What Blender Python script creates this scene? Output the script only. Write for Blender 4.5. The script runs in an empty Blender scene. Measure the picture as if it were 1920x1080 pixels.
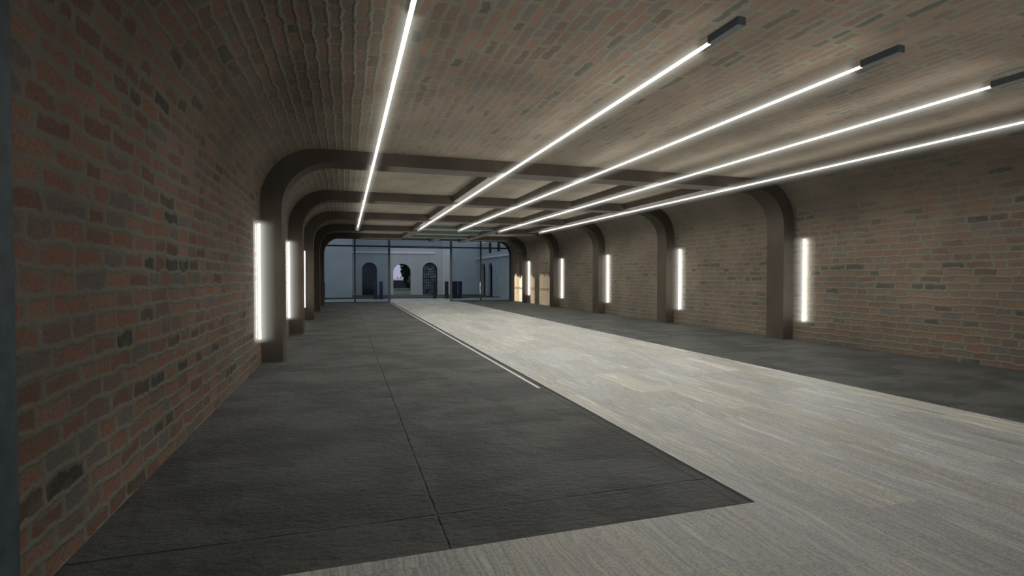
import bpy, bmesh, math, random
from mathutils import Vector
random.seed(7)
C = bpy.context.scene.collection
PI = math.pi

# ------------------------------------------------------------------ node helpers
def new_mat(name):
    m = bpy.data.materials.new(name); m.use_nodes = True
    nt = m.node_tree; nt.nodes.clear()
    out = nt.nodes.new('ShaderNodeOutputMaterial')
    return m, nt, out

class N:
    """small builder around a node tree"""
    def __init__(s, nt): s.nt = nt
    def link(s, a, b): s.nt.links.new(a, b)
    def put(s, sock, v):
        if v is None: return
        if isinstance(v, bpy.types.NodeSocket): s.link(v, sock)
        else: sock.default_value = v
    def math(s, op, a, b=None, c=None, clamp=False):
        n = s.nt.nodes.new('ShaderNodeMath'); n.operation = op; n.use_clamp = clamp
        s.put(n.inputs[0], a); s.put(n.inputs[1], b); s.put(n.inputs[2], c)
        return n.outputs[0]
    def noise(s, vec, scale, detail=3, rough=.55, dim='3D', dist=0):
        n = s.nt.nodes.new('ShaderNodeTexNoise'); n.noise_dimensions = dim
        s.put(n.inputs['Vector'], vec); n.inputs['Scale'].default_value = scale
        n.inputs['Detail'].default_value = detail; n.inputs['Roughness'].default_value = rough
        n.inputs['Distortion'].default_value = dist
        return n.outputs[0]
    def mapping(s, vec, scale=(1,1,1), loc=(0,0,0), rot=(0,0,0)):
        n = s.nt.nodes.new('ShaderNodeMapping'); s.put(n.inputs['Vector'], vec)
        n.inputs['Scale'].default_value = scale; n.inputs['Location'].default_value = loc
        n.inputs['Rotation'].default_value = rot
        return n.outputs[0]
    def sep(s, vec):
        n = s.nt.nodes.new('ShaderNodeSeparateXYZ'); s.put(n.inputs[0], vec); return n.outputs
    def comb(s, x=0, y=0, z=0):
        n = s.nt.nodes.new('ShaderNodeCombineXYZ'); s.put(n.inputs[0], x); s.put(n.inputs[1], y); s.put(n.inputs[2], z)
        return n.outputs[0]
    def mix(s, f, a, b, mode='MIX'):
        n = s.nt.nodes.new('ShaderNodeMix'); n.data_type = 'RGBA'; n.blend_type = mode
        s.put(n.inputs[0], f)
        for k, v in ((6, a), (7, b)):
            if isinstance(v, tuple) and len(v) == 3: v = v + (1,)
            s.put(n.inputs[k], v)
        return n.outputs[2]
    def ramp(s, f, stops, interp='LINEAR'):
        n = s.nt.nodes.new('ShaderNodeValToRGB'); n.color_ramp.interpolation = interp
        el = n.color_ramp.elements
        while len(el) < len(stops): el.new(.5)
        for e, (p, c) in zip(el, stops):
            e.position = p; e.color = (c + (1,)) if len(c) == 3 else c
        s.put(n.inputs[0], f); return n.outputs[0]
    def smooth(s, v, lo, hi, a=0., b=1.):
        n = s.nt.nodes.new('ShaderNodeMapRange'); n.interpolation_type = 'SMOOTHSTEP'
        s.put(n.inputs[0], v); s.put(n.inputs[1], lo); s.put(n.inputs[2], hi); s.put(n.inputs[3], a); s.put(n.inputs[4], b)
        return n.outputs[0]
    def coord(s, which='Object'):
        n = s.nt.nodes.new('ShaderNodeTexCoord'); return n.outputs[which]
    def pos(s):
        n = s.nt.nodes.new('ShaderNodeNewGeometry'); return n.outputs['Position']
    def bump(s, h, strength=.5, dist=.01):
        n = s.nt.nodes.new('ShaderNodeBump'); n.inputs['Strength'].default_value = strength
        n.inputs['Distance'].default_value = dist; s.put(n.inputs['Height'], h); return n.outputs[0]
    def bsdf(s, out, color, rough=.8, normal=None, metal=0, spec=.3):
        n = s.nt.nodes.new('ShaderNodeBsdfPrincipled')
        if isinstance(color, tuple) and len(color) == 3: color = color + (1,)
        s.put(n.inputs['Base Color'], color); s.put(n.inputs['Roughness'], rough)
        n.inputs['Metallic'].default_value = metal; n.inputs['Specular IOR Level'].default_value = spec
        if normal is not None: s.put(n.inputs['Normal'], normal)
        s.link(n.outputs[0], out.inputs[0]); return n

def brick_mat(name, bricks, mortar, mortar2, lean=0.):
    m, nt, out = new_mat(name); g = N(nt)
    uv = g.coord('UV')
    x, y, _ = g.sep(uv)
    w1 = g.math('MULTIPLY', g.math('SUBTRACT', g.noise(uv, 3.6, 3), .5), .11)
    w2 = g.math('MULTIPLY', g.math('SUBTRACT', g.noise(g.mapping(uv, loc=(9, 4, 2)), 3.6, 3), .5), .11)
    w3 = g.math('MULTIPLY', g.math('SUBTRACT', g.noise(uv, 15, 4), .5), .05)
    w4 = g.math('MULTIPLY', g.math('SUBTRACT', g.noise(g.mapping(uv, loc=(3, 8, 5)), 15, 4), .5), .05)
    u = g.math('ADD', g.math('ADD', x, w1), w3); v = g.math('ADD', g.math('ADD', y, w2), w4)
    H, W = .147, .37
    vr = g.math('DIVIDE', v, H); row = g.math('FLOOR', vr); fr = g.math('FRACT', vr)
    dy = g.math('MULTIPLY', g.math('SUBTRACT', .5, g.math('ABSOLUTE', g.math('SUBTRACT', fr, .5))), H)
    w = g.math('ADD', g.math('DIVIDE', u, W), g.math('MULTIPLY', row, 13.37))
    vo = nt.nodes.new('ShaderNodeTexVoronoi'); vo.voronoi_dimensions = '1D'; vo.feature = 'DISTANCE_TO_EDGE'
    vo.inputs['Scale'].default_value = 1; vo.inputs['Randomness'].default_value = 1.; g.put(vo.inputs['W'], w)
    dx = g.math('MULTIPLY', vo.outputs['Distance'], W)
    vc = nt.nodes.new('ShaderNodeTexVoronoi'); vc.voronoi_dimensions = '1D'; vc.feature = 'F1'
    vc.inputs['Scale'].default_value = 1; vc.inputs['Randomness'].default_value = 1.; g.put(vc.inputs['W'], w)
    r, gg, b = g.sep(vc.outputs['Color'])
    edge = g.math('SMOOTH_MIN', dx, dy, .03)
    thr = g.math('ADD', g.math('ADD', .004, g.math('MULTIPLY', r, .014)), g.math('MULTIPLY', g.noise(uv, 9, 4, .6), .030))
    mask = g.smooth(g.math('SUBTRACT', edge, thr), -.003, .008)
    col = g.ramp(gg, bricks, 'CONSTANT')
    fine = g.noise(uv, 38, 4, .65)
    mid = g.noise(uv, 7, 3, .6)
    col = g.mix(g.smooth(mid, .42, .75, 0, .55), col, mortar)              # mortar smeared over the faces
    col = g.mix(g.smooth(fine, .30, .58, .38, 0), col, (.022, .017, .014)) # dark pits
    big = g.noise(uv, .55, 2)
    mo = g.mix(g.noise(uv, 12, 4, .6), mortar, mortar2)
    full = g.mix(mask, mo, g.mix(1., col, (.93, 1.02, 1.03), 'MULTIPLY'))
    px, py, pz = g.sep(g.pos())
    # light painted into the colour as a wash: heavier towards the crown of the vault and down the hall
    light_wash = g.math('ADD', g.math('MULTIPLY', g.smooth(pz, 2.9, 4.3), g.smooth(py, 3., 14., .16, .48)), g.math('ADD', g.math('MULTIPLY', g.smooth(py, 5., 20.), .20), g.math('MULTIPLY', g.smooth(px, 2., 10.), .14)))
    light_wash = g.math('ADD', light_wash, lean)
    full = g.mix(light_wash, full, g.mix(g.noise(uv, 12, 4, .6), (.21, .190, .150), (.27, .248, .20)))
    k = g.smooth(big, .3, .7, .82, 1.12)
    full = g.mix(1., full, g.comb(k, k, k), 'MULTIPLY')
    hgt = g.math('ADD', g.math('MULTIPLY', g.smooth(edge, .0, .032), 1.), g.math('MULTIPLY', fine, .5))
    g.bsdf(out, full, .9, g.bump(hgt, .8, .011), spec=.15)
    return m

BR = [(0, (.205, .100, .068)), (.13, (.150, .076, .054)), (.27, (.225, .122, .084)), (.42, (.155, .096, .082)),
      (.54, (.135, .105, .095)), (.64, (.21, .108, .076)), (.76, (.175, .090, .064)), (.91, (.095, .062, .044)), (.96, (.055, .048, .043))]

def plain(name, color, rough=.6, metal=0, spec=.3, var=.15, scale=4, bump=0, stretch=(1,1,1)):
    m, nt, out = new_mat(name); g = N(nt)
    p = g.mapping(g.coord('Object'), scale=stretch)
    n = g.noise(p, scale, 4)
    k = g.smooth(n, .3, .7, 1 - var, 1 + var)
    col = g.mix(1., color, g.comb(k, k, k), 'MULTIPLY')
    nm = g.bump(g.noise(p, scale * 8, 4), bump, .01) if bump else None
    g.bsdf(out, col, rough, nm, metal, spec)
    return m

def emit(name, color, s):
    m, nt, out = new_mat(name)
    e = nt.nodes.new('ShaderNodeEmission'); e.inputs[0].default_value = color + (1,); e.inputs[1].default_value = s
    nt.links.new(e.outputs[0], out.inputs[0]); return m

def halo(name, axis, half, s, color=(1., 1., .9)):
    """frosted sleeve round a tube: no real part, a clear shell whose painted glow thins towards its rim and its ends"""
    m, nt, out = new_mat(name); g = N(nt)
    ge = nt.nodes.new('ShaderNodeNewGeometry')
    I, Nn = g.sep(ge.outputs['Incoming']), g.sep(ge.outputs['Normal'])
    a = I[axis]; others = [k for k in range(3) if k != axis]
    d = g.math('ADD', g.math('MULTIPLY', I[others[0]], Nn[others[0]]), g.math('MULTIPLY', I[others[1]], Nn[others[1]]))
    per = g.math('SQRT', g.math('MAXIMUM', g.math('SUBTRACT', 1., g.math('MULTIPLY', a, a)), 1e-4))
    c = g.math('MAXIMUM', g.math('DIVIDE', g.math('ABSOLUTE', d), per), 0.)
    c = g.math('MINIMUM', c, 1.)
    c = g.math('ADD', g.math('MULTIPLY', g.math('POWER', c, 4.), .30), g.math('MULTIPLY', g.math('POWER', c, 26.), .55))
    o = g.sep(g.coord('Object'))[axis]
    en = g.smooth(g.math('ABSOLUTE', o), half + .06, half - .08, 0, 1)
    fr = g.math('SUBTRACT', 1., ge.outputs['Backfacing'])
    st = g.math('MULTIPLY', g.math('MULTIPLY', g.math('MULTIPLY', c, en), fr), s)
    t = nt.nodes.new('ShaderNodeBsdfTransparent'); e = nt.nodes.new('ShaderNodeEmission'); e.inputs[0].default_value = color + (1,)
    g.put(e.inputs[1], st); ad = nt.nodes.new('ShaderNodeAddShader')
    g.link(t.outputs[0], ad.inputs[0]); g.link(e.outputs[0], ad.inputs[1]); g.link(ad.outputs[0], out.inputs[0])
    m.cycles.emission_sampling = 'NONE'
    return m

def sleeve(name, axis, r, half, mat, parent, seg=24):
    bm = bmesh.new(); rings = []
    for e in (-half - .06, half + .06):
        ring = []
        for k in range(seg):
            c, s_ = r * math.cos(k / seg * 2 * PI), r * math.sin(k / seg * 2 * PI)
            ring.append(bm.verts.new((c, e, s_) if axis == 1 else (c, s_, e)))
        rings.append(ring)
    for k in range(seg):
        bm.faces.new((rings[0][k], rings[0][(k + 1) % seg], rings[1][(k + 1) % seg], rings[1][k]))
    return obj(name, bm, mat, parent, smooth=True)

def glass(name, tint, gl=.08, gcol=(.6, .7, .8)):
    m, nt, out = new_mat(name)
    t = nt.nodes.new('ShaderNodeBsdfTransparent'); t.inputs[0].default_value = tint + (1,)
    s = nt.nodes.new('ShaderNodeBsdfGlossy'); s.inputs['Roughness'].default_value = .08; s.inputs['Color'].default_value = gcol + (1,)
    x = nt.nodes.new('ShaderNodeMixShader'); x.inputs[0].default_value = gl
    nt.links.new(t.outputs[0], x.inputs[1]); nt.links.new(s.outputs[0], x.inputs[2]); nt.links.new(x.outputs[0], out.inputs[0])
    return m

def stone_mat():
    m, nt, out = new_mat('banded travertine planks'); g = N(nt)
    p = g.pos(); x, y, z = g.sep(p)
    W, L = .46, 1.55
    col_i = g.math('FLOOR', g.math('DIVIDE', x, W))
    off = g.math('MULTIPLY', g.math('FRACT', g.math('MULTIPLY', g.math('SINE', g.math('MULTIPLY', col_i, 12.9)), 437.5)), L)
    yy = g.math('DIVIDE', g.math('ADD', y, off), L)
    row_i = g.math('FLOOR', yy)
    wn = nt.nodes.new('ShaderNodeTexWhiteNoise'); wn.noise_dimensions = '2D'; g.put(wn.inputs['Vector'], g.comb(col_i, row_i, 0))
    rc = wn.outputs['Color']; r, gg, b = g.sep(rc)
    fx = g.math('FRACT', g.math('DIVIDE', x, W)); fy = g.math('FRACT', yy)
    ex = g.math('MULTIPLY', g.math('SUBTRACT', .5, g.math('ABSOLUTE', g.math('SUBTRACT', fx, .5))), W)
    ey = g.math('MULTIPLY', g.math('SUBTRACT', .5, g.math('ABSOLUTE', g.math('SUBTRACT', fy, .5))), L)
    e = g.math('MINIMUM', ex, ey)
    tile = g.comb(g.math('ADD', x, g.math('MULTIPLY', r, 31)), g.math('ADD', y, g.math('MULTIPLY', gg, 57)), g.math('MULTIPLY', b, 9))
    # veins run along the hall
    wav = g.math('MULTIPLY', g.math('SUBTRACT', g.noise(g.mapping(tile, scale=(1.2, .7, 1)), 1.6, 2), .5), .22)
    tx, ty, tz = g.sep(tile)
    tw = g.comb(g.math('ADD', tx, wav), ty, tz)
    v1 = g.noise(g.mapping(tw, scale=(9.5, .42, 1)), 1, 3, .62)
    v2 = g.noise(g.mapping(tw, scale=(52, 1.6, 1)), 1, 3, .6)
    sp = g.noise(tile, 55, 4, .7)
    c = g.ramp(v1, [(.30, (.16, .16, .15)), (.42, (.31, .30, .27)), (.475, (.185, .19, .195)), (.53, (.40, .385, .335)), (.575, (.225, .23, .235)), (.64, (.50, .48, .41)), (.72, (.25, .25, .245))])
    c = g.mix(.28, c, (.275, .27, .245))
    c = g.mix(g.smooth(v2, .4, .66, .0, .34), c, (.155, .155, .15))
    c = g.mix(g.smooth(sp, .52, .68, 0, .7), c, (.42, .39, .31))
    c = g.mix(g.smooth(sp, .50, .34, 0, .6), c, (.13, .13, .12))
    hue = g.mix(r, (.94, .97, 1.04), (1.03, 1.01, .97))
    c = g.mix(1., c, hue, 'MULTIPLY')
    k = g.math('ADD', 1.32, g.math('MULTIPLY', gg, .34))
    c = g.mix(1., c, g.comb(k, k, k), 'MULTIPLY')
    c = g.mix(g.smooth(e, 0., .004, .35, 0), c, (.12, .12, .10))
    g.bsdf(out, c, g.smooth(v1, .3, .7, .42, .6), g.bump(g.math('ADD', g.math('MULTIPLY', v2, .5), sp), .25, .003), spec=.28)
    return m

def concrete_mat():
    m, nt, out = new_mat('dark cast concrete'); g = N(nt)
    p = g.pos(); x, y, z = g.sep(p)
    big = g.noise(g.mapping(p, scale=(1, .8, 1)), .9, 4, .6)
    st = g.noise(g.mapping(p, scale=(.7, 3.2, 1)), 1.3, 4, .6)
    fine = g.noise(p, 30, 5, .7)
    c = g.ramp(big, [(.3, (.094, .097, .090)), (.5, (.104, .108, .101)), (.7, (.116, .120, .112))])
    k = g.smooth(st, .3, .7, .88, 1.12); c = g.mix(1., c, g.comb(k, k, k), 'MULTIPLY')
    k = g.smooth(fine, .3, .7, .88, 1.1); c = g.mix(1., c, g.comb(k, k, k), 'MULTIPLY')
    wob = g.math('MULTIPLY', g.math('SUBTRACT', g.noise(p, 5, 4, .7), .5), .03)
    def seam(v, at, w=.008):
        d = g.math('ABSOLUTE', g.math('SUBTRACT', g.math('ADD', v, wob), at))
        return g.smooth(d, w * .4, w * 1.6, 1, 0)
    s = seam(x, .61)
    for t in (seam(y, 3.74), seam(x, 2.80, .005), seam(y, 9.9), seam(y, 16.1), seam(x, 9.6), seam(y, 22.3)): s = g.math('MAXIMUM', s, t)
    s = g.math('MULTIPLY', s, g.smooth(g.noise(p, 3.1, 3), .35, .6, .25, 1.))
    c = g.mix(g.math('MULTIPLY', s, .9), c, (.014, .014, .013))
    # chipped, pitted patches
    rough_area = g.smooth(g.noise(g.mapping(p, loc=(4, 1, 0)), 1.1, 3, .6), .42, .62)
    near = g.smooth(y, 10., 4.5)
    pit = g.noise(g.mapping(p, scale=(1, 1.9, 1)), 11, 6, .66)
    amt = g.math('MULTIPLY', g.math('ADD', .35, g.math('MULTIPLY', rough_area, .5)), 1.)
    dk = g.math('MULTIPLY', g.math('MULTIPLY', g.smooth(pit, .47, .34), amt), .22)
    c = g.mix(dk, c, (.018, .018, .016))
    h = g.math('ADD', g.math('MULTIPLY', g.math('MULTIPLY', pit, 2.), amt), g.math('MULTIPLY', s, -.6))
    g.bsdf(out, c, .62, g.bump(h, 1., .09), spec=.30)
    return m

M = {}
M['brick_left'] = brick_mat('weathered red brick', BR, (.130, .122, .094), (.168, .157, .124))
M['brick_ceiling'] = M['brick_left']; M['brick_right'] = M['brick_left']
M['stone'] = stone_mat(); M['concrete'] = concrete_mat()
M['rib'] = plain('brown stained timber', (.062, .050, .037), .7, var=.18, scale=1.3, stretch=(1, 1, .5))
M['teal'] = plain('teal steel', (.085, .125, .125), .5, var=.1)
M['housing'] = plain('dark grey housing', (.04, .052, .056), .45, var=.05)
M['tube'] = emit('warm white diffuser', (1., 1., .93), 8.0)
M['tube_wall'] = emit('warm white wall diffuser', (1., 1., .93), 11.)
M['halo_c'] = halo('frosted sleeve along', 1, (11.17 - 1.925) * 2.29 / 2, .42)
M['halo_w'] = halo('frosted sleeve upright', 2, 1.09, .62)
M['line'] = plain('white inlay', (.62, .62, .58), .5, var=.03)
M['joint'] = plain('shadow joint', (.02, .02, .018), .8, var=.1)
M['pillar'] = plain('blue grey steel', (.045, .065, .075), .6, var=.25, scale=9)
M['frame'] = plain('slate frame', (.055, .068, .080), .5, var=.05)
M['leaf_frame'] = plain('grey sliding frame', (.09, .10, .12), .5, var=.05)
M['glass'] = glass('tinted glazing', (.52, .60, .64), .008)
M['glass_clear'] = glass('transom glazing', (.48, .56, .61), .012)
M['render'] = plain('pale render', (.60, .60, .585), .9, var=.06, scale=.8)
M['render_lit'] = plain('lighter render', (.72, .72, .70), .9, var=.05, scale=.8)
M['cornice'] = plain('white cornice', (.95, .95, .95), .8, var=.03)
M['winframe'] = plain('near black window frame', (.018, .024, .028), .5, var=.05)
M['winglass'] = plain('dark window pane', (.022, .030, .042), .55, var=.2, scale=1.6, spec=.2)
M['winglass_l'] = plain('reflecting window pane', (.20, .24, .27), .1, var=.7, scale=1.9, spec=.8)  # pale blotches in the base colour stand in for reflected light
M['bollard'] = plain('dark bollard', (.018, .028, .026), .5, var=.1)
M['bollard_b'] = plain('navy bollard', (.03, .035, .075), .5, var=.1)
M['paving'] = plain('brown grey paving', (.10, .092, .075), .9, var=.25, scale=.7)
M['kerb'] = plain('dark kerb', (.028, .024, .016), .9, var=.2)
M['grass'] = plain('lawn', (.060, .085, .045), .95, var=.3, scale=.8)
M['road'] = plain('grey path', (.16, .165, .165), .9, var=.1)
M['bark'] = plain('bark', (.05, .04, .03), .9, var=.2)
M['leaf'] = plain('dark leaf', (.018, .038, .018), .7, var=.5, scale=2)
M['leaf_y'] = plain('yellow green leaf', (.13, .15, .05), .7, var=.3, scale=2)
M['hedge'] = plain('dusky building', (.055, .06, .075), .9, var=.2)
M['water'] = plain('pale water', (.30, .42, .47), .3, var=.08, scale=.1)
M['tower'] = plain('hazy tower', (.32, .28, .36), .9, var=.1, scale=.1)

# ------------------------------------------------------------------ mesh helpers
def link(name, me, mat, parent=None):
    o = bpy.data.objects.new(name, me); C.objects.link(o)
    if mat is not None: me.materials.append(mat)
    if parent is not None:
        o.parent = parent
    return o
def obj(name, bm, mat, parent=None, smooth=False):
    me = bpy.data.meshes.new(name)
    bmesh.ops.recalc_face_normals(bm, faces=bm.faces)
    bm.to_mesh(me); bm.free()
    if smooth:
        for p in me.polygons: p.use_smooth = True
    return link(name, me, mat, parent)
def bx(bm, x0, x1, y0, y1, z0, z1, bev=0):
    vs = [bm.verts.new((x, y, z)) for z in (z0, z1) for x, y in ((x0, y0), (x1, y0), (x1, y1), (x0, y1))]
    fs = [bm.faces.new([vs[i] for i in f]) for f in ((3, 2, 1, 0), (4, 5, 6, 7), (0, 1, 5, 4), (1, 2, 6, 5), (2, 3, 7, 6), (3, 0, 4, 7))]
    if bev:
        es = list({e for f in fs for e in f.edges})
        bmesh.ops.bevel(bm, geom=es, offset=bev, segments=2, affect='EDGES', profile=.5)
    return bm
def box(name, x0, x1, y0, y1, z0, z1, mat, parent=None, bev=0):
    bm = bmesh.new(); bx(bm, x0, x1, y0, y1, z0, z1, bev); return obj(name, bm, mat, parent)
def empty(name, loc=(0, 0, 0)):
    o = bpy.data.objects.new(name, None); C.objects.link(o); o.location = loc; o.empty_display_size = .2; return o
def tag(o, label, cat, group=None):
    o['label'] = label; o['category'] = cat
    if group: o['group'] = group
    return o
def struct(o): o['kind'] = 'structure'; return o
def dup(root, loc, label, group=None):
    r = root.copy(); C.objects.link(r); r.location = loc; r['label'] = label
    if group: r['group'] = group
    for ch in list(root.children):
        c = ch.copy(); C.objects.link(c); c.parent = r
        for g in ch.children:
            d = g.copy(); C.objects.link(d); d.parent = c
    return r

# ------------------------------------------------------------------ the hall
XL, H, R = -1.6, 4.30, 1.10
Y0, Y1 = -6.0, 36.4
def XR(y): return 11.63 - .012 * (y - 11.5)

def profile(y, seg=9):
    """wall-vault-wall section at depth y with arc length: (x, z, s)"""
    xr = XR(y); pts = [(XL, 0), (XL, H - R)]
    for i in range(1, seg + 1):
        a = PI - i / seg * PI / 2; pts.append((XL + R + R * math.cos(a), H - R + R * math.sin(a)))
    pts.append((xr - R, H))
    for i in range(1, seg + 1):
        a = PI / 2 - i / seg * PI / 2; pts.append((xr - R + R * math.cos(a), H - R + R * math.sin(a)))
    pts.append((xr, 0))
    s = 0; out = []
    for k, p in enumerate(pts):
        if k: s += math.dist(p, pts[k - 1])
        out.append((p[0], p[1], s))
    return out
def shell(name, i0, i1, mat, sflip=False, smooth=True):
    bm = bmesh.new(); uvl = bm.loops.layers.uv.new('UVMap')
    rows = []
    for y in (Y0, Y1):
        pr = profile(y)[i0:i1 + 1]
        rows.append([(bm.verts.new((x, y, z)), s) for x, z, s in pr])
    sr = [s for _, s in rows[0]]
    for k in range(len(sr) - 1):
        a, b, c, d = rows[0][k], rows[0][k + 1], rows[1][k + 1], rows[1][k]
        f = bm.faces.new((a[0], b[0], c[0], d[0]))
        for lp, (yy, ss) in zip(f.loops, ((Y0, sr[k]), (Y0, sr[k + 1]), (Y1, sr[k + 1]), (Y1, sr[k]))):
            lp[uvl].uv = (yy + 20, ss + .02)
    me = bpy.data.meshes.new(name); bm.to_mesh(me); bm.free()
    if smooth:
        for p in me.polygons: p.use_smooth = True
    return struct(link(name, me, mat))
np_ = len(profile(0))
shell('wall_left', 0, 1, M['brick_left'])
shell('ceiling', 1, np_ - 2, M['brick_ceiling'])
shell('wall_right', np_ - 2, np_ - 1, M['brick_right'])

# floor: stone field, concrete aprons, shadow joint
def quads(name, rects, mat, z=0):
    bm = bmesh.new()
    for x0, x1, y0, y1 in rects:
        bm.faces.new([bm.verts.new(v) for v in ((x0, y0, z), (x1, y0, z), (x1, y1, z), (x0, y1, z))])
    return struct(obj(name, bm, mat))
XC, XS, YC = 2.90, 7.50, 3.24
quads('floor', [(-2.2, 12.4, Y0, YC), (XC + .05, XS, YC, Y1 + .15)], M['stone'])
quads('floor_concrete', [(XL - .1, XC, YC, Y1 + .1), (XS, 12.2, YC, Y1 + .1)], M['concrete'])
bm = bmesh.new(); bx(bm, XC, XC + .05, YC, Y1, -.03, -.002); struct(obj('trim_1', bm, M['joint']))
# inlaid white lines
o = box('floor_line', XC - .115, XC - .065, 7.58, Y1 - .15, -.004, .003, M['line'])
tag(o, 'white line inlaid in the left dark concrete beside the stone path', 'floor line')
o = box('floor_line', XS - .035, XS - .003, 7.58, Y1 - .15, -.004, .003, M['line'])
tag(o, 'thin white line along the right edge of the stone path', 'floor line')

# steel jamb at the near left edge of the picture
pj = box('steel_jamb', XL - .3, XL + .02, 2.5, 3.285, 0, H, M['pillar'], bev=.008)
tag(pj, 'blue grey steel jamb at the near end of the left brick wall', 'jamb')

# ------------------------------------------------------------------ ribs
def rib_bm(y, dep, cut=None, only=None, seg=7):
    """portal rib: legs, rounded knees and beam; cut = (x0, x1) leaves the middle of the beam out"""
    xr = XR(y); t = .39; tr = .33; zb = H - .27; ri = .95; e = .02
    def knee(side, x_out, x_in):
        o_, i_ = [(x_out, 0), (x_out, H - R)], [(x_in, 0), (x_in, zb - ri)]
        for k in range(1, seg + 1):
            a = k / seg * PI / 2
            o_.append((x_out + side * (R - R * math.cos(a)), H - R + R * math.sin(a)))
            i_.append((x_in + side * (ri - ri * math.cos(a)), zb - ri + ri * math.sin(a)))
        return o_, i_
    lo, li = knee(1, XL, XL + t); ro, ri_ = knee(-1, xr, xr - tr)
    chains = []
    if cut is None:
        chains.append((lo + ro[::-1], li + ri_[::-1]))
    else:
        chains.append((lo + [(cut[0], H)], li + [(cut[0], zb)]))
        chains.append((ro + [(cut[1], H)], ri_ + [(cut[1], zb)]))
    if only is not None: chains = [chains[only]]
    bm = bmesh.new()
    for o_, i_ in chains:
        f0 = [(bm.verts.new((a[0], y, a[1])), bm.verts.new((b[0], y, b[1]))) for a, b in zip(o_, i_)]
        f1 = [(bm.verts.new((a[0], y + dep, a[1])), bm.verts.new((b[0], y + dep, b[1]))) for a, b in zip(o_, i_)]
        for k in range(len(f0) - 1):
            A, B, A1, B1 = f0[k], f0[k + 1], f1[k], f1[k + 1]
            bm.faces.new((A[0], B[0], B[1], A[1])); bm.faces.new((A1[0], A1[1], B1[1], B1[0]))
            bm.faces.new((A[1], B[1], B1[1], A1[1])); bm.faces.new((A[0], A1[0], B1[0], B[0]))
        for k in (0, -1):
            bm.faces.new((f0[k][0], f0[k][1], f1[k][1], f1[k][0]))
    return bm
RY = [11.5, 16.9, 22.25, 27.65, 33.0]; RD = .60
order = ['first', 'second', 'third', 'fourth', 'fifth']
WJ = .45; JX = [3.30, 5.43, 7.45, 9.50]; zj = H - .20
for i, y in enumerate(RY):
    cut = (JX[0] + .02, JX[2] + WJ - .02) if i >= 3 else None
    if cut:
        o = empty('portal_rib', (0, 0, 0))
        for side in (0, 1): obj('curved_post', rib_bm(y, RD, cut, only=side), M['rib'], o)
    else: o = obj('portal_rib', rib_bm(y, RD), M['rib'])
    lab = ['brown rounded portal rib nearest the camera, behind the biggest wall lights',
           'second brown rounded portal rib from the camera', 'third brown rounded portal rib from the camera',
           'fourth brown portal rib, its beam broken where the teal bars start',
           'farthest brown portal rib, its beam broken just before the glass front'][i]
    tag(o, lab, 'rib', 'portal ribs along the hall')
names = ['leftmost', 'second from left', 'third from left', 'rightmost']
for k, x in enumerate(JX):
    for i in range(4):
        ya, yb = RY[i] + RD, RY[i + 1]
        if k == 1 and i == 3: continue
        if i >= 3 and k in (0, 2): yb = RY[i + 1]
        if i == 3 and k == 2: ya = RY[3]
        if i == 3 and k == 0: ya = RY[3] + RD
        if k == 1 and i == 2: yb = 26.85
        if k == 3 and i == 3: continue
        o = box('ceiling_joist', x, x + WJ, ya - .005, yb + .005, zj, H + .01, M['rib'])
        tag(o, f'brown ceiling joist {names[k]} of its row between {order[i]} and {order[i+1]} rib', 'joist', 'ceiling joists between the ribs')
o = box('ceiling_joist', JX[2], JX[2] + WJ, RY[4], Y1 - .08, zj, H + .01, M['rib'])
tag(o, 'brown ceiling joist running from the farthest rib to the glass front', 'joist', 'ceiling joists between the ribs')
o = box('ceiling_joist', JX[1], JX[1] + .36, 33.45, Y1 - .08, zj, H + .01, M['rib'])
tag(o, 'short brown ceiling joist just past the last teal bar', 'joist', 'ceiling joists between the ribs')
for i, y in enumerate((26.9, 30.0, 33.1)):
    o = box('ceiling_bar', JX[0] + WJ + (0 if i < 2 else -.02), JX[2], y, y + .35, H - .17, H + .01, M['teal'])
    tag(o, ['teal steel bar across the ceiling, nearest of the three', 'teal steel bar across the ceiling, middle one of three',
            'teal steel bar across the ceiling, farthest of the three'][i], 'ceiling bar', 'teal bars in the ceiling opening')

# ------------------------------------------------------------------ long ceiling lights
def ceiling_light(i, x, y0, y1, z):
    r = empty('ceiling_light', (x, (y0 + y1) / 2, z)); yc = (y0 + y1) / 2
    w = .020
    bm = bmesh.new(); bx(bm, -w, w, y0 - yc, y1 - yc, -.009, .009, .004); obj('diffuser', bm, M['tube'], r)
    sleeve('frosted_sleeve', 1, .16, (y1 - y0) / 2, M['halo_c'], r)  # added emissive shell painting bloom around the diffuser
    for a, b in ((y0 - .42, y0), (y1, y1 + .42)):
        bm = bmesh.new(); bx(bm, -.045, .045, a - yc, b - yc, -.022, .055, .003); obj('end_housing', bm, M['housing'], r)
    lab = ['long white ceiling light strip, leftmost of the five', 'long white ceiling light strip, second from the left',
           'long white ceiling light strip, third from the left', 'long white ceiling light strip, fourth from the left',
           'long white ceiling light strip, rightmost of the five, above the right wall'][i]
    tag(r, lab, 'ceiling light', 'long ceiling light strips')
    n = 7
    for q in range(n):
        l = bpy.data.lights.new('strip lamp', 'SPOT'); l.energy = STRIP_W * (.38 if i == 0 else 1.08); l.color = (1., .985, .93)
        l.spot_size = math.radians(172); l.spot_blend = .6; l.shadow_soft_size = 0
        lo = bpy.data.objects.new('strip_lamp', l); C.objects.link(lo); lo.location = (x, y0 + (q + .5) * (y1 - y0) / n, z - .03)
    return r
STRIP_W = 62
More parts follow.
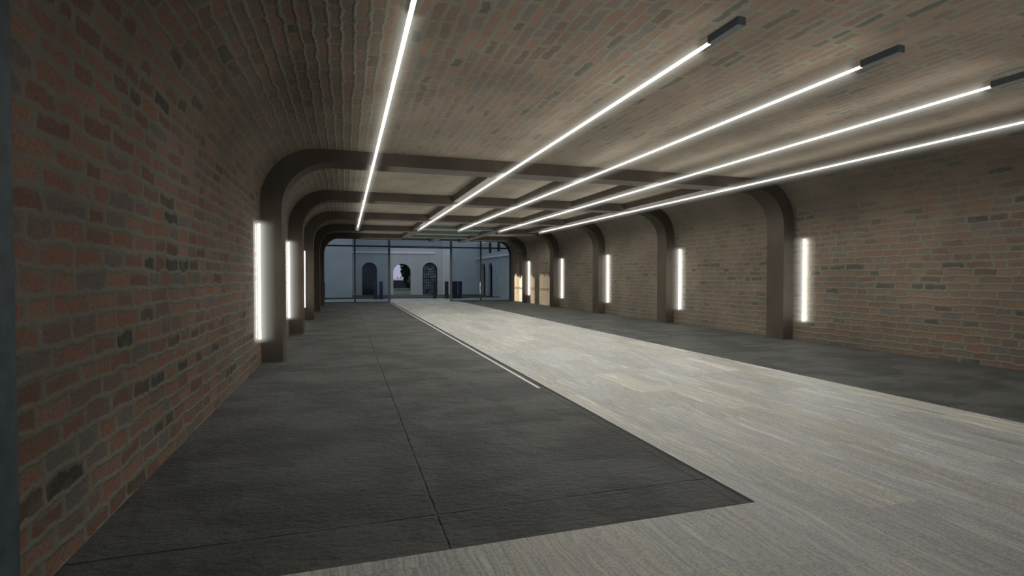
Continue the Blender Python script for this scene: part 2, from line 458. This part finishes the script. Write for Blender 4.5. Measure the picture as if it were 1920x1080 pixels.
# unseen fill panel, added to brighten the vault from below
l = bpy.data.lights.new('vault fill', 'AREA'); l.shape = 'RECTANGLE'; l.size = 9.2; l.size_y = 37
l.energy = 500; l.color = (1., .97, .90)
lo = bpy.data.objects.new('vault_fill', l); C.objects.link(lo); lo.location = (5.5, 17.6, 3.93); lo.rotation_euler = (PI, 0, 0)
for q in ((1.5, 29.5), (5.6, 29.), (9.6, 29.5), (1.5, 33.2), (9.3, 33.2), (5.4, 34.6)):  # added fill spots, no fixture hangs in these bays
    l = bpy.data.lights.new('far bay fill', 'SPOT'); l.energy = 95; l.color = (1., .97, .90); l.spot_size = math.radians(172); l.spot_blend = .6; l.shadow_soft_size = 0
    lo = bpy.data.objects.new('far_bay_fill', l); C.objects.link(lo); lo.location = (q[0], q[1], 4.0)
ZS = 1.7 + 2.29
for i, x in enumerate((.555, 3.42, 5.38, 7.44, 9.60)):
    k = 2.29
    ceiling_light(i, x, 1.925 * k, 11.17 * k, ZS)

# ------------------------------------------------------------------ wall lights
def wall_light(name, loc, label):
    r = empty(name, loc)
    bm = bmesh.new(); bx(bm, -.02, .02, -.026, .026, -1.08, 1.08, .006); obj('diffuser', bm, M['tube_wall'], r)
    sleeve('frosted_sleeve', 2, .31, 1.09, M['halo_w'], r)  # glow shell added for bloom, not part of the fixture
    for s in (-1, 1):
        bm = bmesh.new(); bx(bm, -.022, .022, -.030, .030, min(s * 1.08, s * 1.095), max(s * 1.08, s * 1.095)); obj('end_cap', bm, M['line'], r)
    tag(r, label, 'wall light', 'upright wall light tubes')
    return r
LY = [10.95, 16.4, 21.8]
w0 = wall_light('wall_light', (XL + .05, LY[0], 1.61), 'upright white light tube on the left wall, before the nearest rib')
dup(w0, (XL + .05, LY[1], 1.61), 'upright white light tube on the left wall, before the second rib')
w3 = dup(w0, (XL + .10, LY[2], 1.61), 'sliver of upright light tube on the left wall, before the third rib')
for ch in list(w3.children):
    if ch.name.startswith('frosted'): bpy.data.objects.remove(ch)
for i, y in enumerate([11.1, 16.5, 21.9, 27.15, 32.5]):
    dup(w0, (XR(y) - .05, y, 1.61), 'upright white light tube on the right wall, before the ' + ['nearest', 'second', 'third', 'fourth', 'farthest'][i] + ' rib')

# ------------------------------------------------------------------ glass front
gw = struct(empty('window_1', (0, Y1, 0)))
def gbox(name, x0, x1, z0, z1, mat, d=.05, y=0):
    bm = bmesh.new(); bx(bm, x0, x1, y - d, y + d, z0, z1); return obj(name, bm, mat, gw)
ZT = 1.7 + 1.98
for x in (.58, 9.10): gbox('mullion', x - .055, x + .055, 0, H, M['frame'], .06)
for x in (2.79, 6.98): gbox('door_post', x - .07, x + .07, 0, H, M['leaf_frame'], .06)
gbox('transom', XL + .02, .525, ZT, ZT + .10, M['frame']); gbox('transom', .635, 2.72, ZT, ZT + .10, M['frame'])
gbox('transom', 2.86, 6.91, ZT - .04, ZT + .10, M['leaf_frame']); gbox('transom', 7.05, 9.045, ZT, ZT + .10, M['frame'])
gbox('transom', 9.155, XR(Y1) - .25, ZT, ZT + .10, M['frame'])
gbox('sill', XL, 2.72, 0, .05, M['frame']); gbox('sill', 7.05, XR(Y1), 0, .05, M['frame'])
# curved edge frame following the vault
def edge_frame(w):
    bm = bmesh.new(); pr = profile(Y1); n = len(pr)
    cx, cz = (XL + XR(Y1)) / 2, 1.8
    ring = []
    for x, z, s in pr:
        dx = w if x < cx - 5.4 else (-w if x > cx + 5.2 else 0)
        t = 0
        if z > H - R:
            ax = XL + R if x < cx else XR(Y1) - R
            if x <= XL + R or x >= XR(Y1) - R:
                v = Vector((x - ax, z - (H - R))); v = v.normalized() * (R - w)
                xi, zi = ax + v.x, H - R + v.y
            else: xi, zi = x, z - w
        else: xi, zi = x + (w if x < cx else -w), z
        ring.append(((x, z), (xi, zi)))
    f = [[bm.verts.new((p[0], yy, p[1])) for pair in ring for p in pair] for yy in (-.05, .05)]
    for k in range(n - 1):
        a, b, c, d = 2 * k, 2 * k + 1, 2 * k + 3, 2 * k + 2
        bm.faces.new((f[0][a], f[0][d], f[0][c], f[0][b])); bm.faces.new((f[1][a], f[1][b], f[1][c], f[1][d]))
        bm.faces.new((f[0][b], f[0][c], f[1][c], f[1][b]))
    return obj('edge_frame', bm, M['frame'], gw)
edge_frame(.12)
def pane(poly, mat):
    bm = bmesh.new(); bm.faces.new([bm.verts.new((x, 0, z)) for x, z in poly]); return obj('glass_pane', bm, mat, gw)
xr = XR(Y1)
def rect(x0, x1, z0, z1): return [(x0, z0), (x1, z0), (x1, z1), (x0, z1)]
def arc(side, n=8):
    out = []
    for i in range(n + 1):
        a = i / n * PI / 2
        out.append((XL + R - (R - .06) * math.cos(a), H - R + (R - .06) * math.sin(a)) if side < 0 else (xr - R + (R - .06) * math.cos(a), H - R + (R - .06) * math.sin(a)))
    return out
al = arc(-1); ar = arc(1)
pane([(XL + .06, .05), (.53, .05), (.53, H - .02)] + al[::-1], M['glass'])
pane(rect(.63, 2.73, .05, ZT), M['glass']); pane(rect(.63, 2.73, ZT + .1, H), M['glass_clear'])
pane(rect(2.86, 6.91, ZT + .1, H), M['glass_clear'])
pane(rect(7.05, 9.05, .05, ZT), M['glass']); pane(rect(7.05, 9.05, ZT + .1, H), M['glass_clear'])
pane([(xr - .06, .05), (9.15, .05), (9.15, H - .02)] + ar[::-1], M['glass'])

# ------------------------------------------------------------------ outside
quads('ground', [(-40, 60, Y1 + .15, 42.9)], M['stone'], -.02)
quads('ground_paving', [(-40, 60, 43.05, 58.0)], M['paving'], -.02)
o = box('kerb', -30, 40, 42.9, 43.05, -.05, .03, M['kerb']); struct(o)
quads('ground_path', [(-60, 80, 58.0, 62.0)], M['road'], -.03)
quads('ground_lawn', [(-90, 110, 62.0, 88.0)], M['grass'], -.04)
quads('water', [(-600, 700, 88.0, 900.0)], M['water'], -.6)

def arch_wall(x0, x1, z1, ops, th, mat, name, parent=None, pointed=False):
    """vertical wall in the XZ plane (front at y = 0, back at y = th) with round-headed openings (x0, x1, z0, ztop)"""
    bm = bmesh.new()
    def quad(a, b, c, d):
        for y in (0, th):
            bm.faces.new([bm.verts.new((p[0], y, p[1])) for p in (a, b, c, d)])
    def rev(a, b):
        bm.faces.new([bm.verts.new(v) for v in ((a[0], 0, a[1]), (b[0], 0, b[1]), (b[0], th, b[1]), (a[0], th, a[1]))])
    cur = x0
    for (a, b, z0, zt) in sorted(ops):
        quad((cur, -.1), (a, -.1), (a, z1), (cur, z1))
        r = (b - a) / 2; hgt = r * 1.5 if pointed else r; c = (a + b) / 2
        pts = []
        n = 14
        for k in range(n + 1):
            t = PI - k / n * PI; pts.append((c + r * math.cos(t), zt - hgt + hgt * math.sin(t)))
        for p, q in zip(pts, pts[1:]):
            quad(p, q, (q[0], z1), (p[0], z1)); rev(p, q)
        rev((a, z0), (a, zt - hgt)); rev((b, zt - hgt), (b, z0))
        if z0 > 0: quad((a, -.1), (b, -.1), (b, z0), (a, z0)); rev((a, z0), (b, z0))
        cur = b
    quad((cur, -.1), (x1, -.1), (x1, z1), (cur, z1))
    bmesh.ops.remove_doubles(bm, verts=bm.verts, dist=1e-4)
    return obj(name, bm, mat, parent)
def arch_outline(a, b, z0, zt, n=16, inset=0, pointed=False):
    a += inset; b -= inset; zt -= inset; r = (b - a) / 2; h = r * 1.5 if pointed else r; c = (a + b) / 2
    return [(a, z0)] + [(c + r * math.cos(PI - k / n * PI), zt - h + h * math.sin(PI - k / n * PI)) for k in range(n + 1)] + [(b, z0)]
def band(bm, po, pi, y0, y1):
    for k in range(len(po) - 1):
        A, B, a, b = po[k], po[k + 1], pi[k], pi[k + 1]
        for y in (y0, y1): bm.faces.new([bm.verts.new((p[0], y, p[1])) for p in (A, B, b, a)])
        bm.faces.new([bm.verts.new(v) for v in ((a[0], y0, a[1]), (b[0], y0, b[1]), (b[0], y1, b[1]), (a[0], y1, a[1]))])
def arched_window(parent, a, b, z0, zt, y, glassm, detailed=True, pointed=False):
    bm = bmesh.new(); po = arch_outline(a, b, z0, zt, pointed=pointed); pi = arch_outline(a, b, z0, zt, inset=.09, pointed=pointed)
    band(bm, po, pi, y - .05, y + .05); fr = obj('window_frame', bm, M['winframe'], parent)
    bm = bmesh.new(); bm.faces.new([bm.verts.new((p[0], y + .02, p[1])) for p in po]); obj('window_pane', bm, glassm, fr)
    if detailed:
        bm = bmesh.new(); c = (a + b) / 2; r = (b - a) / 2; zs = zt - r
        for x in (c - .40, c - .2, c, c + .2, c + .40): bx(bm, x - .015, x + .015, y - .03, y + .01, z0, zs)
        z = z0 + .25
        while z < zs + .05:
            t = .03 if abs(z - 1.5) < .13 else .014
            bx(bm, a + .08, b - .08, y - .03, y + .01, z - t, z + t); z += .26
        for rr in (.30, .45):
            q = [(c + rr * math.cos(PI - k / 12 * PI), zs + rr * math.sin(PI - k / 12 * PI)) for k in range(13)]
            q2 = [(c + (rr - .03) * math.cos(PI - k / 12 * PI), zs + (rr - .03) * math.sin(PI - k / 12 * PI)) for k in range(13)]
            band(bm, q, q2, y - .03, y + .01)
        for k in range(1, 10):
            t = k / 10 * PI; d = Vector((math.cos(t), math.sin(t))); n = Vector((-d.y, d.x)) * .012
            p0, p1 = d * .30, d * (r - .05)
            vs = [(c + p0.x + n.x, zs + p0.y + n.y), (c + p1.x + n.x, zs + p1.y + n.y), (c + p1.x - n.x, zs + p1.y - n.y), (c + p0.x - n.x, zs + p0.y - n.y)]
            bm.faces.new([bm.verts.new((p[0], y - .03, p[1])) for p in vs])
        obj('glazing_bars', bm, M['winframe'], fr)

fb = empty('courtyard_building', (0, 51, 0))
tag(fb, 'pale rendered courtyard building with a see-through archway and arched windows', 'building')
ops = [(1.45, 2.80, 0, 3.04), (4.28, 5.95, 0, 2.94), (7.03, 8.45, 0, 3.06)]
arch_wall(.3, 8.95, 9, ops, .55, M['render'], 'wall', fb)
arched_window(fb, 1.45, 2.80, 0, 3.04, .2, M['winglass'], False)
arched_window(fb, 7.03, 8.45, 0, 3.06, .2, M['winglass_l'])
bm = bmesh.new(); bx(bm, .53, 8.2, -.10, 0, 3.90, 4.04); obj('cornice', bm, M['cornice'], fb)
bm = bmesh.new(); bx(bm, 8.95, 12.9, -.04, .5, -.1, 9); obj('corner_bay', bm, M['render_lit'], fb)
lb = empty('side_building', (0, 46.2, 0))
tag(lb, 'plain pale rendered wall of the building outside at left', 'building')
bm = bmesh.new(); bx(bm, -14, .52, 0, 4.7, -.1, 9); obj('wall', bm, M['render'], lb)
# return wing on the right, facing left
rw = empty('wing_building', (12.36, 50.95, 0)); rw.rotation_euler = (0, 0, -PI / 2)
tag(rw, 'pale courtyard wing at right with narrow arched windows and a cornice', 'building')
ops = [(1.95, 3.25, 0, 2.95), (4.35, 5.75, 0, 2.95)]
arch_wall(0, 14, 4.9, ops, .5, M['render'], 'wall', rw)
for a, b, z0, zt in ops: arched_window(rw, a, b, z0, zt, .25, M['winglass'], False)
bm = bmesh.new(); bx(bm, 0, 14, -.15, 0, 3.38, 3.52); obj('cornice', bm, M['cornice'], rw)
for a in (4.6, 7.4): 
    bm = bmesh.new(); bx(bm, a, a + .8, -.02, .05, 3.85, 4.75); obj('window_pane', bm, M['winglass'], rw)
# bollards
bp = [(2.19, 'b'), (2.60, 'b'), (6.74, 'd'), (7.69, 'd'), (8.16, 'b'), (8.45, 'b'), (8.79, 'b'), (-1.60, 'b')]
bl = ['behind left glass, left of the pair by the arched window', 'behind left glass, right of the pair by the arched window',
      'seen through the doorway in front of the barred window', 'seen through the doorway at its right side',
      'right beside the right door post, first of three', 'behind the right glass pane, middle one of three', 'behind the right glass pane, last of three at right',
      'at the far left edge of the glass front']
for (x, k), l in zip(bp, bl):
    bm = bmesh.new(); bx(bm, -.13, .13, -.13, .13, -.02, 1.34, .012)
    bx(bm, -.15, .15, -.15, .15, -.02, .02)
    o = obj('bollard', bm, M['bollard'] if k == 'd' else M['bollard_b']); o.location = (x, 42, 0)
    tag(o, 'dark square bollard ' + l, 'bollard', 'square bollards in the courtyard')

# trees seen through the archway
def tree(x, y, h, r, label, mats, low=.35):
    t = empty('tree', (x, y, 0)); tag(t, label, 'tree')
    bm = bmesh.new()
    bmesh.ops.create_cone(bm, cap_ends=True, segments=10, radius1=.14, radius2=.06, depth=h * .8)
    bmesh.ops.translate(bm, verts=bm.verts, vec=(0, 0, h * .4 - .05)); obj('trunk', bm, M['bark'], t)
    for mi, (mat, n, sc) in enumerate(mats):
        bm = bmesh.new()
        for k in range(n):
            zz = random.random() ** .8; z = low + zz * (h - low)
            rad = r * (math.sin(PI * (.12 + .85 * zz)) ** .7)
            a = random.random() * 2 * PI; d = rad * math.sqrt(random.random())
            c = Vector((d * math.cos(a), d * math.sin(a), z))
            s = sc * (.6 + .8 * random.random())
            u = Vector((random.gauss(0, 1), random.gauss(0, 1), random.gauss(0, 1))).normalized()
            v = u.orthogonal().normalized(); w = u.cross(v)
            bm.faces.new([bm.verts.new(c + q) for q in (v * s, w * s * .5, -v * s, -w * s * .5)])
        me = bpy.data.meshes.new('foliage'); bm.to_mesh(me); bm.free(); link('foliage', me, mat, t)
tree(8.75, 73, 8.5, 1.75, 'dense dark green tree seen through the archway', [(M['leaf'], 9500, .20)], .25)
tree(12.6, 79, 8.0, 1.9, 'dark tree mostly hidden by the right side of the archway', [(M['leaf'], 3500, .19)], .5)
tree(8.05, 69.5, 1.9, .45, 'small yellow green sapling before the dark tree', [(M['leaf_y'], 200, .11)], .75)
o = box('low_building', -20, 9.5, 84, 87, -.1, 1.15, M['hedge']); tag(o, 'low dusky building on the waterside behind the tree', 'building')
for k in range(14):
    x = 55 + k * 4.2 + random.uniform(-1, 1); h = random.uniform(.5, 4)
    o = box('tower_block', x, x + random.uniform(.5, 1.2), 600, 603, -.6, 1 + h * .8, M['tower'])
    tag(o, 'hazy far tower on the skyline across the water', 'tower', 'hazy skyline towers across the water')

# ------------------------------------------------------------------ daylight
w = bpy.data.worlds.new('World'); bpy.context.scene.world = w; w.use_nodes = True
nt = w.node_tree; nt.nodes.clear(); g = N(nt)
out = nt.nodes.new('ShaderNodeOutputWorld'); bg = nt.nodes.new('ShaderNodeBackground')
x, y, z = g.sep(g.coord('Generated'))
c = g.ramp(z, [(0., (.27, .25, .34)), (.008, (.27, .25, .36)), (.03, (.23, .27, .37)), (.3, (.28, .33, .40)), (1., (.32, .36, .41))])
g.put(bg.inputs[0], c); bg.inputs[1].default_value = 1.45; g.link(bg.outputs[0], out.inputs[0])

l = bpy.data.lights.new('daylight fill', 'AREA'); l.shape = 'RECTANGLE'; l.size = 11; l.size_y = 3.6; l.energy = 165; l.color = (.97, .98, 1.)  # added unseen fill, standing in for daylight from the open end
lo = bpy.data.objects.new('daylight_fill', l); C.objects.link(lo); lo.location = (5.2, -5.9, 2.1); lo.rotation_euler = (-PI / 2, 0, 0)
lo.rotation_euler = Vector((0, 1, 0)).to_track_quat('-Z', 'Z').to_euler()
# added unseen spot in place of low sun, raking the right wall
l = bpy.data.lights.new('sun patch spot', 'SPOT'); l.energy = 27000; l.color = (1., .76, .52); l.spot_size = math.radians(44); l.spot_blend = .05; l.shadow_soft_size = .03
l.use_nodes = True; nt = l.node_tree; g = N(nt)
em = [n for n in nt.nodes if n.type == 'EMISSION'][0]
ge = nt.nodes.new('ShaderNodeNewGeometry'); ix, iy, iz = g.sep(ge.outputs['Incoming'])
SPOT = (6.9, 41.4, .95)
# shadows drawn into the lamp strength, nothing blocks it: everything above about 1.9 m on the wall stays unlit, with a ragged edge, a bar and a post gap
zz = g.math('ADD', .95, g.math('MULTIPLY', 4.47, g.math('DIVIDE', iz, ix)))
yy = g.math('ADD', 41.4, g.math('MULTIPLY', 4.47, g.math('DIVIDE', iy, ix)))
rg = g.math('MULTIPLY', g.math('SUBTRACT', g.noise(g.comb(yy, zz, 0), 2.6, 3, .6), .5), 1.1)
top = g.smooth(g.math('ADD', zz, rg), 1.85, 1.70)
bar = g.smooth(g.math('ABSOLUTE', g.math('SUBTRACT', g.math('ADD', zz, g.math('MULTIPLY', rg, .25)), .93)), .04, .10, .45, 1.)
side = g.math('MULTIPLY', g.smooth(g.math('ABSOLUTE', g.math('SUBTRACT', yy, 31.11)), .29, .33), g.math('MULTIPLY', g.smooth(yy, 27.9, 28.1), g.smooth(yy, 35.6, 35.5)))
g.put(em.inputs['Strength'], g.math('MULTIPLY', g.math('MULTIPLY', g.math('MULTIPLY', top, g.smooth(zz, -.03, .02)), bar), side))
lo = bpy.data.objects.new('sun_patch_spot', l); C.objects.link(lo); lo.location = SPOT
tgt = Vector((11.4, 31.8, 1.0)); lo.rotation_euler = (tgt - Vector(SPOT)).to_track_quat('-Z', 'Y').to_euler()

# ------------------------------------------------------------------ camera
cam = bpy.data.cameras.new('Camera'); cam.sensor_width = 36; cam.lens = 36 * 995 / 1920; cam.clip_start = .05; cam.clip_end = 2000
co = bpy.data.objects.new('Camera', cam); C.objects.link(co); co.location = (0, 0, 1.7)
co.rotation_euler = (PI / 2 - .021102, 0, -.303794)
sc = bpy.context.scene; sc.camera = co
sc.view_settings.view_transform = 'Standard'; sc.view_settings.look = 'None'; sc.view_settings.exposure = 0
sc.cycles.max_bounces = 6; sc.cycles.diffuse_bounces = 4; sc.cycles.transparent_max_bounces = 12
sc.cycles.use_denoising = True; sc.cycles.sample_clamp_indirect = 4
